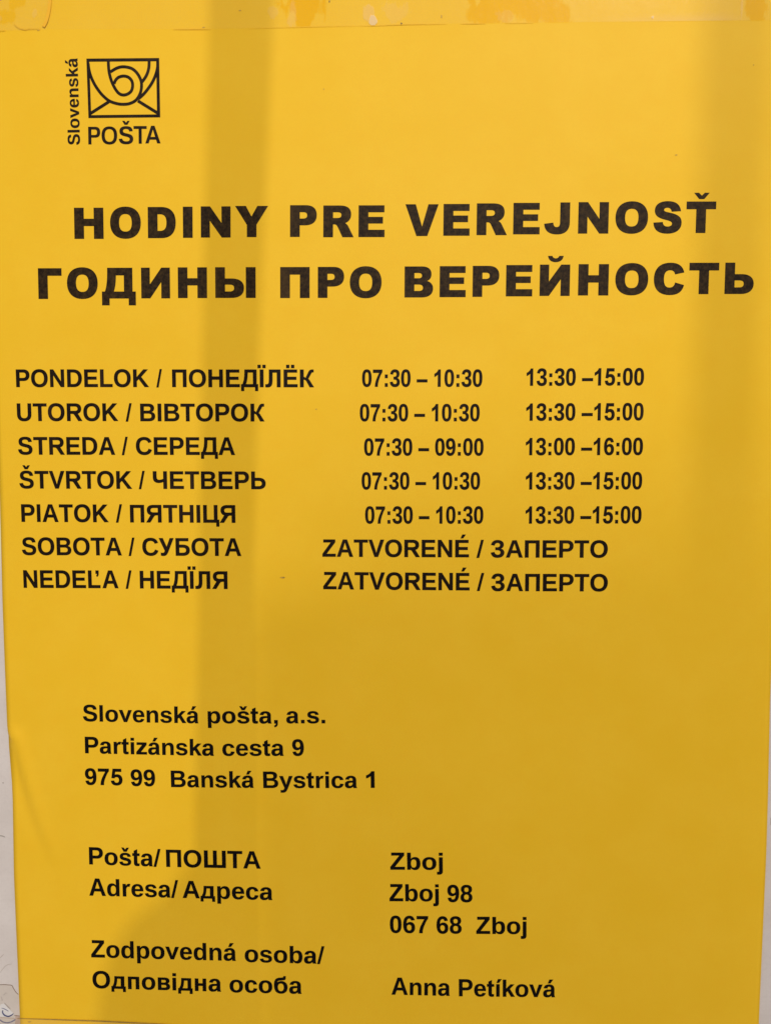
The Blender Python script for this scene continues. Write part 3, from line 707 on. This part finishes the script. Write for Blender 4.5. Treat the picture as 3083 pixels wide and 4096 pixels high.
def stroke_loop(pts, w):
    """outline of a line of width w through pts"""
    n = len(pts); L, R = [], []
    ws = w if isinstance(w, (list, tuple)) else [w] * n
    for i, (x, z) in enumerate(pts):
        a = pts[max(i - 1, 0)]; b = pts[min(i + 1, n - 1)]
        d = math.hypot(b[0] - a[0], b[1] - a[1])
        nx, nz = -(b[1] - a[1]) / d, (b[0] - a[0]) / d
        L.append((x + nx * ws[i] / 2, z + nz * ws[i] / 2)); R.append((x - nx * ws[i] / 2, z - nz * ws[i] / 2))
    return L + R[::-1]

def spline(pts, n=6):
    out = []
    for i in range(len(pts) - 1):
        p0 = pts[max(i - 1, 0)]; p1 = pts[i]; p2 = pts[i + 1]; p3 = pts[min(i + 2, len(pts) - 1)]
        for k in range(n):
            t = k / n
            out.append(tuple(0.5 * (2 * p1[j] + (p2[j] - p0[j]) * t + (2 * p0[j] - 5 * p1[j] + 4 * p2[j] - p3[j]) * t * t + (3 * p1[j] - p0[j] - 3 * p2[j] + p3[j]) * t ** 3) for j in (0, 1)))
    out.append(tuple(pts[-1]))
    return out

def stroke_mesh(name, pts, w, mat, parent, lift, on_sheet=True, taper=False):
    pts = spline(pts)
    n = len(pts)
    ws = [w * (0.35 + 0.65 * max(0.0, math.sin(math.pi * i / (n - 1))) ** 0.6) for i in range(n)] if taper else [w] * n
    lp = stroke_loop(pts, ws)
    vs = [P(x, z, lift, on_sheet) for x, z in lp]
    fs = [(2 * n - 1 - i, 2 * n - 2 - i, i + 1, i) for i in range(n - 1)]
    return vs, fs, mesh_obj(name, vs, fs, mat, parent)

# ---------------------------------------------------------------- the setting
wall = mesh_obj('wall', *box(-1.6, 1.9, 0.0, 0.12, -1.25, 1.75), M_WALL)
tag(wall, kind='structure')
fl = flat_mat('floor_concrete', (0.22, 0.20, 0.18), (0.30, 0.27, 0.25), 8)
floor = mesh_obj('floor', *box(-1.6, 1.9, -3.2, -0.0005, -1.35, -1.25), fl)
tag(floor, kind='structure')

# ---------------------------------------------------------------- the notice
TOP, BOT, NX, NZ = 181.0, -239.0, 150, 210
vs, fs = [], []
for j in range(NZ + 1):
    z = TOP + (BOT - TOP) * j / NZ
    xl = interp(PAGE['left'], z); xr = interp(PAGE['right'], z)
    for i in range(NX + 1):
        u = i / NX
        vs.append(P(xl + (xr - xl) * u, z))
row = NX + 1
for j in range(NZ):
    for i in range(NX):
        a = j * row + i
        fs.append((a, a + row, a + row + 1, a + 1))
nf = len(vs)
TH = 0.12
for k in range(nf):
    x, y, z = vs[k]
    vs.append((x, y + TH * MM, z))
for j in range(NZ):
    for i in range(NX):
        a = nf + j * row + i
        fs.append((a, a + 1, a + row + 1, a + row))
ring = [i for i in range(row)] + [j * row + NX for j in range(1, NZ + 1)] + [NZ * row + i for i in range(NX - 1, -1, -1)] + [j * row for j in range(NZ - 1, 0, -1)]
for a, b in zip(ring, ring[1:] + ring[:1]):
    fs.append((a, b, b + nf, a + nf))
notice = mesh_obj('notice_sheet', vs, fs, M_PAPER, None, True)
tag(notice, 'large yellow paper notice of public opening hours in black print taped to the wall', 'notice')

PARTS = {
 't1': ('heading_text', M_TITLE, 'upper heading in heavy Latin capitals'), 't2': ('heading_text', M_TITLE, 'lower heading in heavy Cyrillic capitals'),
 'd1': ('day_text', M_ROW, 'first weekday row, Monday'), 'd2': ('day_text', M_ROW, 'second weekday row, Tuesday'), 'd3': ('day_text', M_ROW, 'third weekday row, Wednesday'),
 'd4': ('day_text', M_ROW, 'fourth weekday row, Thursday'), 'd5': ('day_text', M_ROW, 'fifth weekday row, Friday'), 'd6': ('day_text', M_ROW, 'Saturday row'), 'd7': ('day_text', M_ROW, 'Sunday row'),
 'h1': ('hours_text', M_ROW, 'Monday morning hours'), 'h2': ('hours_text', M_ROW, 'Tuesday morning hours'), 'h3': ('hours_text', M_ROW, 'Wednesday morning hours'), 'h4': ('hours_text', M_ROW, 'Thursday morning hours'), 'h5': ('hours_text', M_ROW, 'Friday morning hours'),
 'h6': ('hours_text', M_ROW, 'Saturday closed notice'), 'h7': ('hours_text', M_ROW, 'Sunday closed notice'),
 'i1': ('hours_text', M_ROW, 'Monday afternoon hours'), 'i2': ('hours_text', M_ROW, 'Tuesday afternoon hours'), 'i3': ('hours_text', M_ROW, 'Wednesday afternoon hours'), 'i4': ('hours_text', M_ROW, 'Thursday afternoon hours'), 'i5': ('hours_text', M_ROW, 'Friday afternoon hours'),
 'a1': ('address_text', M_BODY, 'top line of the company address'), 'a2': ('address_text', M_BODY, 'street line of the company address'), 'a3': ('address_text', M_BODY, 'postcode and town line of the company address'),
 'p1': ('caption_text', M_BODY, 'caption before the office name'), 'p2': ('caption_text', M_BODY, 'caption before the office address'), 'p3': ('caption_text', M_BODY, 'upper caption for the responsible person'), 'p4': ('caption_text', M_BODY, 'lower caption for the responsible person'),
 'z1': ('address_text', M_BODY, 'village name'), 'z2': ('address_text', M_BODY, 'village name and house number'), 'z3': ('address_text', M_BODY, 'postcode and village name'), 'z4': ('name_text', M_BODY, 'name of the responsible person at the foot'),
 'lt': ('emblem_text', M_LOGO, 'capitals under the emblem'), 'lv': ('emblem_text', M_LOGO, 'word running up the left side of the emblem'),
}
groups = {}
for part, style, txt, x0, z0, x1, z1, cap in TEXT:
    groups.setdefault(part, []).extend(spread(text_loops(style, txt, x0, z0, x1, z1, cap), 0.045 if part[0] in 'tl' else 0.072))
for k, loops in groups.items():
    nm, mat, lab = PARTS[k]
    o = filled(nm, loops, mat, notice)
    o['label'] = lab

# emblem: a post horn drawn inside an envelope
emb = filled('emblem', [LOGO['frame_out'], LOGO['frame_in']], M_LOGO, notice, 0.05)
emb['label'] = 'post horn inside an envelope outline'
for k, s in enumerate(LOGO['strokes']):
    stroke_mesh('emblem_line', s, LOGO['w'], M_LOGO, emb, 0.062 + 0.008 * k)

# small brown specks on the sheet
M_SPECK = flat_mat('speck_brown', (0.16, 0.09, 0.02), (0.30, 0.18, 0.04), 900)
def speck(name, x, z, rx, rz, mat, parent, lift=0.07, on_sheet=True, seed=0):
    r = random.Random(seed)
    n = 12
    vs = [P(x, z, lift, on_sheet)]
    for i in range(n):
        a = 2 * math.pi * i / n
        k = r.uniform(0.6, 1.2)
        vs.append(P(x + rx * k * math.cos(a), z + rz * k * math.sin(a), lift, on_sheet))
    return mesh_obj(name, vs, [(0, 1 + i, 1 + (i + 1) % n) for i in range(n)], mat, parent)
SP = PAGE['specks']
SZ = [(1.0, 0.42), (0.32, 0.32), (0.3, 0.5), (0.3, 0.7), (0.25, 0.6), (0.6, 0.2), (0.5, 0.25), (0.3, 0.35), (0.5, 0.3), (0.25, 0.25), (0.5, 0.25), (0.9, 0.35)]
M_SPECKL = flat_mat('speck_faint', (0.52, 0.32, 0.03), (0.62, 0.38, 0.04), 900)
for i, ((x, z), (rx, rz)) in enumerate(zip(SP, SZ)):
    speck('stain', x, z, rx, rz, M_SPECK if i in (2, 4) else M_SPECKL, notice, 0.07, True, i)
speck('stain', SP[0][0] + 0.4, SP[0][1] + 0.1, 0.35, 0.22, M_SPECK, notice, 0.09, True, 77)

# ---------------------------------------------------------------- adhesive tape
def sheet_from_edge(name, edge, z_far, lift, mat, thick=0.05, nx=120, nz=14, on=lambda x: True):
    """a tape strip between a free edge (list of x, z) and the level z_far"""
    def ez(x):
        for (a, za), (b, zb) in zip(edge, edge[1:]):
            if x <= b: return za + (zb - za) * (x - a) / (b - a)
        return edge[-1][1]
    x0, x1 = edge[0][0], edge[-1][0]
    vs, fs = [], []
    for j in range(nz + 1):
        for i in range(nx + 1):
            x = x0 + (x1 - x0) * i / nx
            z = ez(x) + (z_far - ez(x)) * j / nz
            inside = smooth(-4, 0.5, x) * smooth(301, 296.5, x)
            h = height(x, z) * inside + lift
            vs.append((x * MM, -h * MM, z * MM))
    r = nx + 1
    for j in range(nz):
        for i in range(nx):
            a = j * r + i
            q = (a, a + 1, a + r + 1, a + r)
            fs.append(q if z_far > edge[0][1] else q[::-1])
    return mesh_obj(name, vs, fs, mat, None, True)

M_TAPE = tape_mat('clear_tape', 0.010,
    [(120.5, 159.6, 8.5, 5.0), (119.5, 154.6, 3.0, 3.6), (196.5, 160.5, 16, 6.5), (187, 155.5, 7.5, 4.5), (205, 157, 10, 5.5), (211.5, 154.3, 4.5, 4.0), (281.5, 157.5, 4.6, 7.5)],
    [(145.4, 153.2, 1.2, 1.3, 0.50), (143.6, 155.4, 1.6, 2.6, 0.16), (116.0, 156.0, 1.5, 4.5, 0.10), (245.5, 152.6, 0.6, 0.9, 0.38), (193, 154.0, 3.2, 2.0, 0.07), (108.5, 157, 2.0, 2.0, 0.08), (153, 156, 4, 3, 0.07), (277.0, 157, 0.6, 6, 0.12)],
    (222, 280, 151.0, 3.4, 0.12), (0.985, 0.925, 0.62))
top_tape = sheet_from_edge('tape_strip', PAGE['tape_top'], 190.0, 0.22, M_TAPE, nx=170)
tag(top_tape, 'long clear tape strip with milky and orange patches along the top of the yellow notice', 'tape')
M_EDGE = flat_mat('tape_edge_grime', (0.74, 0.45, 0.018), (0.80, 0.48, 0.022), 800)
M_EDGED = flat_mat('tape_edge_grime_dark', (0.30, 0.18, 0.035), (0.46, 0.28, 0.035), 600)
def edge_bit(parent, edge, xa, xb, w, mat, lift=0.30):
    def ez(x):
        for (a, za), (b, zb) in zip(edge, edge[1:]):
            if x <= b: return za + (zb - za) * (x - a) / (b - a)
        return edge[-1][1]
    n = max(4, int((xb - xa) / 2))
    pts = [(xa + (xb - xa) * i / n, ez(xa + (xb - xa) * i / n) - 0.02) for i in range(n + 1)]
    return stroke_mesh('tape_edge', pts, w, mat, parent, lift, True, True)[2]
for xa, xb, w, m in [(72, 86, 0.22, M_EDGE), (100, 140, 0.12, M_EDGE), (140, 172, 0.16, M_EDGE), (177, 186, 0.16, M_EDGE), (193, 203, 0.12, M_EDGE)]:
    edge_bit(top_tape, PAGE['tape_top'], xa, xb, w, m)

# the short piece of tape at the upper left corner, rounded end
tp = spline([tuple(q) for q in PAGE['tape_piece'][2:]], 4)
vs, fs = [], []
outline = [(-7.0, 152.34), (3.5, 152.2)] + tp
def py_fan(name, outline, zt, lift, mat):
    # strips from the outline up to the top level, sorted by x
    vs, fs = [], []
    n = len(outline); m = 8
    for (x, z) in outline:
        for k in range(m + 1):
            zz = z + (zt - z) * k / m
            inside = smooth(-4, 0.5, x)
            vs.append((x * MM, -(height(x, zz) * inside + lift) * MM, zz * MM))
    for i in range(n - 1):
        for k in range(m):
            a = i * (m + 1) + k
            fs.append((a, a + m + 1, a + m + 2, a + 1))
    return mesh_obj(name, vs, fs, mat, None, True)
M_TAPE2 = tape_mat('clear_tape_corner', 0.020, [(14.5, 162, 3.0, 3.2), (10, 157, 4.0, 2.2)], [(21.0, 158, 1.0, 1.6, 0.08), (7.5, 156.5, 0.8, 1.2, 0.10)], None, (0.99, 0.96, 0.70))
corner_tape = py_fan('tape_strip', outline, 190.0, 0.40, M_TAPE2)
tag(corner_tape, 'short clear tape piece with a rounded end at the upper left corner of the notice', 'tape')
M_AMBER = flat_mat('tape_glue_line', (0.84, 0.44, 0.008), (0.87, 0.48, 0.012), 400, 0.5)
stroke_mesh('glue_line', [(27.2, 170), (26.9, 163.5), (26.3, 159), (25.2, 155.2), (24.0, 153.2)], 1.1, M_AMBER, corner_tape, 0.44, True)
stroke_mesh('tape_edge', [(-7, 152.35), (4, 152.15), (10, 152.25)], 0.25, M_EDGE, corner_tape, 0.46, True, True)
stroke_mesh('tape_edge', [(13, 154.6), (14.6, 153.2), (17, 152.5), (19, 152.7), (23, 152.6)], 0.26, M_EDGE, corner_tape, 0.47, True, True)

M_TAPE3 = tape_mat('clear_tape_low', 0.085, [(60, -240, 9, 3.5)], [(25, -236.0, 5, 1.0, 0.14), (42, -236.3, 8, 0.8, 0.10)], None, (0.98, 0.9, 0.7))
low_tape = sheet_from_edge('tape_strip', PAGE['tape_bot'], -262.0, 0.22, M_TAPE3, nx=90)
tag(low_tape, 'clear tape strip along the bottom left edge of the yellow notice', 'tape')
edge_bit(low_tape, PAGE['tape_bot'], -0.5, 78, 0.55, M_EDGED, 0.30)

# ---------------------------------------------------------------- old sticker remains on the wall, lower left
M_FILM = flat_mat('aged_film', (0.58, 0.53, 0.48), (0.66, 0.60, 0.55), 120, 0.5)
M_BROWN = flat_mat('brown_glue', (0.15, 0.080, 0.040), (0.24, 0.14, 0.08), 400)
M_BLUE = flat_mat('blue_print', (0.035, 0.045, 0.15), (0.07, 0.085, 0.20), 500)
M_BLUE2 = flat_mat('worn_blue_print', (0.11, 0.12, 0.24), (0.22, 0.22, 0.33), 500)
M_GREY = flat_mat('grey_scuff', (0.30, 0.27, 0.25), (0.42, 0.38, 0.35), 700)
M_GREYL = flat_mat('pale_scuff', (0.46, 0.41, 0.38), (0.54, 0.49, 0.45), 700)
M_WHITE = flat_mat('white_print', (0.66, 0.66, 0.66), (0.76, 0.75, 0.74), 300)
M_TAN = flat_mat('tan_glue', (0.46, 0.34, 0.27), (0.57, 0.44, 0.37), 300)
film = filled('worn_sticker', [[tuple(q) for q in MARKS['film']]], M_FILM, None, 0.04, False)
tag(film, 'worn sticker with blue arcs and brown glue outline on the wall at lower left', 'sticker')
stroke_mesh('glue_outline', MARKS['brown'], 0.26, M_BROWN, film, 0.07, False)
filled('white_print', [[tuple(q) for q in MARKS['white']]], M_WHITE, film, 0.06, False)
filled('tan_patch', [[tuple(q) for q in MARKS['brownpatch']]], M_TAN, film, 0.055, False)
stroke_mesh('blue_arc', MARKS['blue1'], 0.62, M_BLUE, film, 0.08, False, True)
stroke_mesh('blue_arc', MARKS['blue2'], 0.52, M_BLUE2, film, 0.09, False)
stroke_mesh('grey_line', MARKS['grey1'], 0.35, M_BLUE2, film, 0.10, False, True)
stroke_mesh('grey_line', MARKS['grey2'], 0.30, M_GREYL, film, 0.11, False, True)
stroke_mesh('grey_line', MARKS['grey3'], 0.42, M_GREY, film, 0.12, False, True)
stroke_mesh('grey_line', MARKS['grey4'], 0.5, M_GREYL, film, 0.13, False, True)
stroke_mesh('glue_line', MARKS['line1'], 0.22, M_TAN, film, 0.14, False)
stroke_mesh('glue_line', MARKS['line2'], 0.20, M_BROWN, film, 0.15, False, True)
for k, w in (('m1', 0.45), ('m2', 0.35), ('m3', 0.30), ('m4', 0.3)):
    stroke_mesh('scuff_mark', MARKS[k], w, M_GREY if k == 'm1' else M_GREYL, wall, 0.05, False, True)
speck('scuff_mark', *MARKS['dot'][0], 0.28, 0.28, M_GREY, wall, 0.05, False, 5)

# ---------------------------------------------------------------- unseen shadow blockers added behind the viewpoint, between lamp and notice
M_BLOCKER = flat_mat('blocker_wood', (0.10, 0.07, 0.045), (0.20, 0.14, 0.09), 30)
def toward(px, pz, yb):
    """point at depth yb on the straight line from the notice point (mm) to the bulb"""
    t = yb / SIDE[1]
    return (px * MM + (SIDE[0] - px * MM) * t, pz * MM + (SIDE[2] - pz * MM) * t)
def slab(name, quad, y0, th, label, cat, foot=None, group=None):
    """a shadow-blocking board with outline quad (x, z in metres) standing at depth y0"""
    n = len(quad)
    vs = [(x, y0, z) for x, z in quad] + [(x, y0 - th, z) for x, z in quad]
    fs = [tuple(range(n)), tuple(range(2 * n - 1, n - 1, -1))] + [(i, (i + 1) % n, n + (i + 1) % n, n + i)[::-1] for i in range(n)]
    o = mesh_obj(name, vs, fs, M_BLOCKER)
    tag(o, label, cat, group)
    return o
FLOOR = -1.25
YA, YB, YC, YD = -0.62, -1.15, -0.92, -2.06
a = [toward(86.6, 176, YA), toward(110.0, 176, YA), toward(102.3, 35, YA), toward(98.0, -60, YA), toward(97.0, -150, YA), toward(97.0, -236, YA), toward(74.2, -165, YA)]  # added upright, its outline projected back from the wanted shadow band
post = [a[6], (a[6][0] - 0.012, FLOOR), (a[5][0], FLOOR), a[5], a[4], a[3], a[2], a[1], (a[1][0], 0.31), (a[0][0], 0.31), a[0]]
slab('shadow_blocker_post', post, YA, 0.03, 'added shadow blocker, a narrow upright behind the viewpoint, shaped to cast the shadow down the left third of the notice', 'post', group='added shadow blockers behind the viewpoint')
b = [toward(263.6, 158, YB), toward(285.5, 158, YB), toward(285.5, -230, YB), toward(262.0, -230, YB)]  # second added upright, there only to shade the upper right
slab('shadow_blocker_post', [(b[0][0], 0.36), (b[0][0], b[0][1]), b[3], (b[3][0], FLOOR), (b[2][0], FLOOR), b[2], b[1], (b[1][0], 0.36)], YB, 0.03,
     'added shadow blocker, a narrow upright behind the viewpoint shading the upper right of the notice', 'post', group='added shadow blockers behind the viewpoint')
c = [toward(x, z, YC) for x, z in [(78, -158), (70, -168), (60, -181), (47, -191), (39.5, -203), (35, -216), (33, -228), (32, -250)]]  # invented outline that throws the sloping shadow at lower left
ce, cf = toward(95, -158, YC), toward(96, -220, YC)
slab('shadow_blocker_shoulder', c + [(c[-1][0], FLOOR), (cf[0], FLOOR), cf, ce], YC, 0.02, 'added shadow blocker with a sloping shoulder standing low behind the viewpoint', 'board')
YE = -1.58
e = [toward(92.5, -60, YE), toward(165, -52, YE)]  # added to soften the right side of the long shadow
slab('shadow_blocker_low', [e[0], (e[0][0], FLOOR), (e[1][0], FLOOR), e[1]], YE, 0.02, 'added low shadow blocker standing between the wide one and the uprights behind the viewpoint', 'board')
d = [toward(114, -26, YD), toward(322, -14, YD)]  # added near the lamp for the broad soft shade on the lower right
slab('shadow_blocker_wide', [d[0], (d[0][0], FLOOR), (d[1][0], FLOOR), d[1]], YD, 0.02, 'added wide shadow blocker standing behind the viewpoint close to the lamp', 'board')
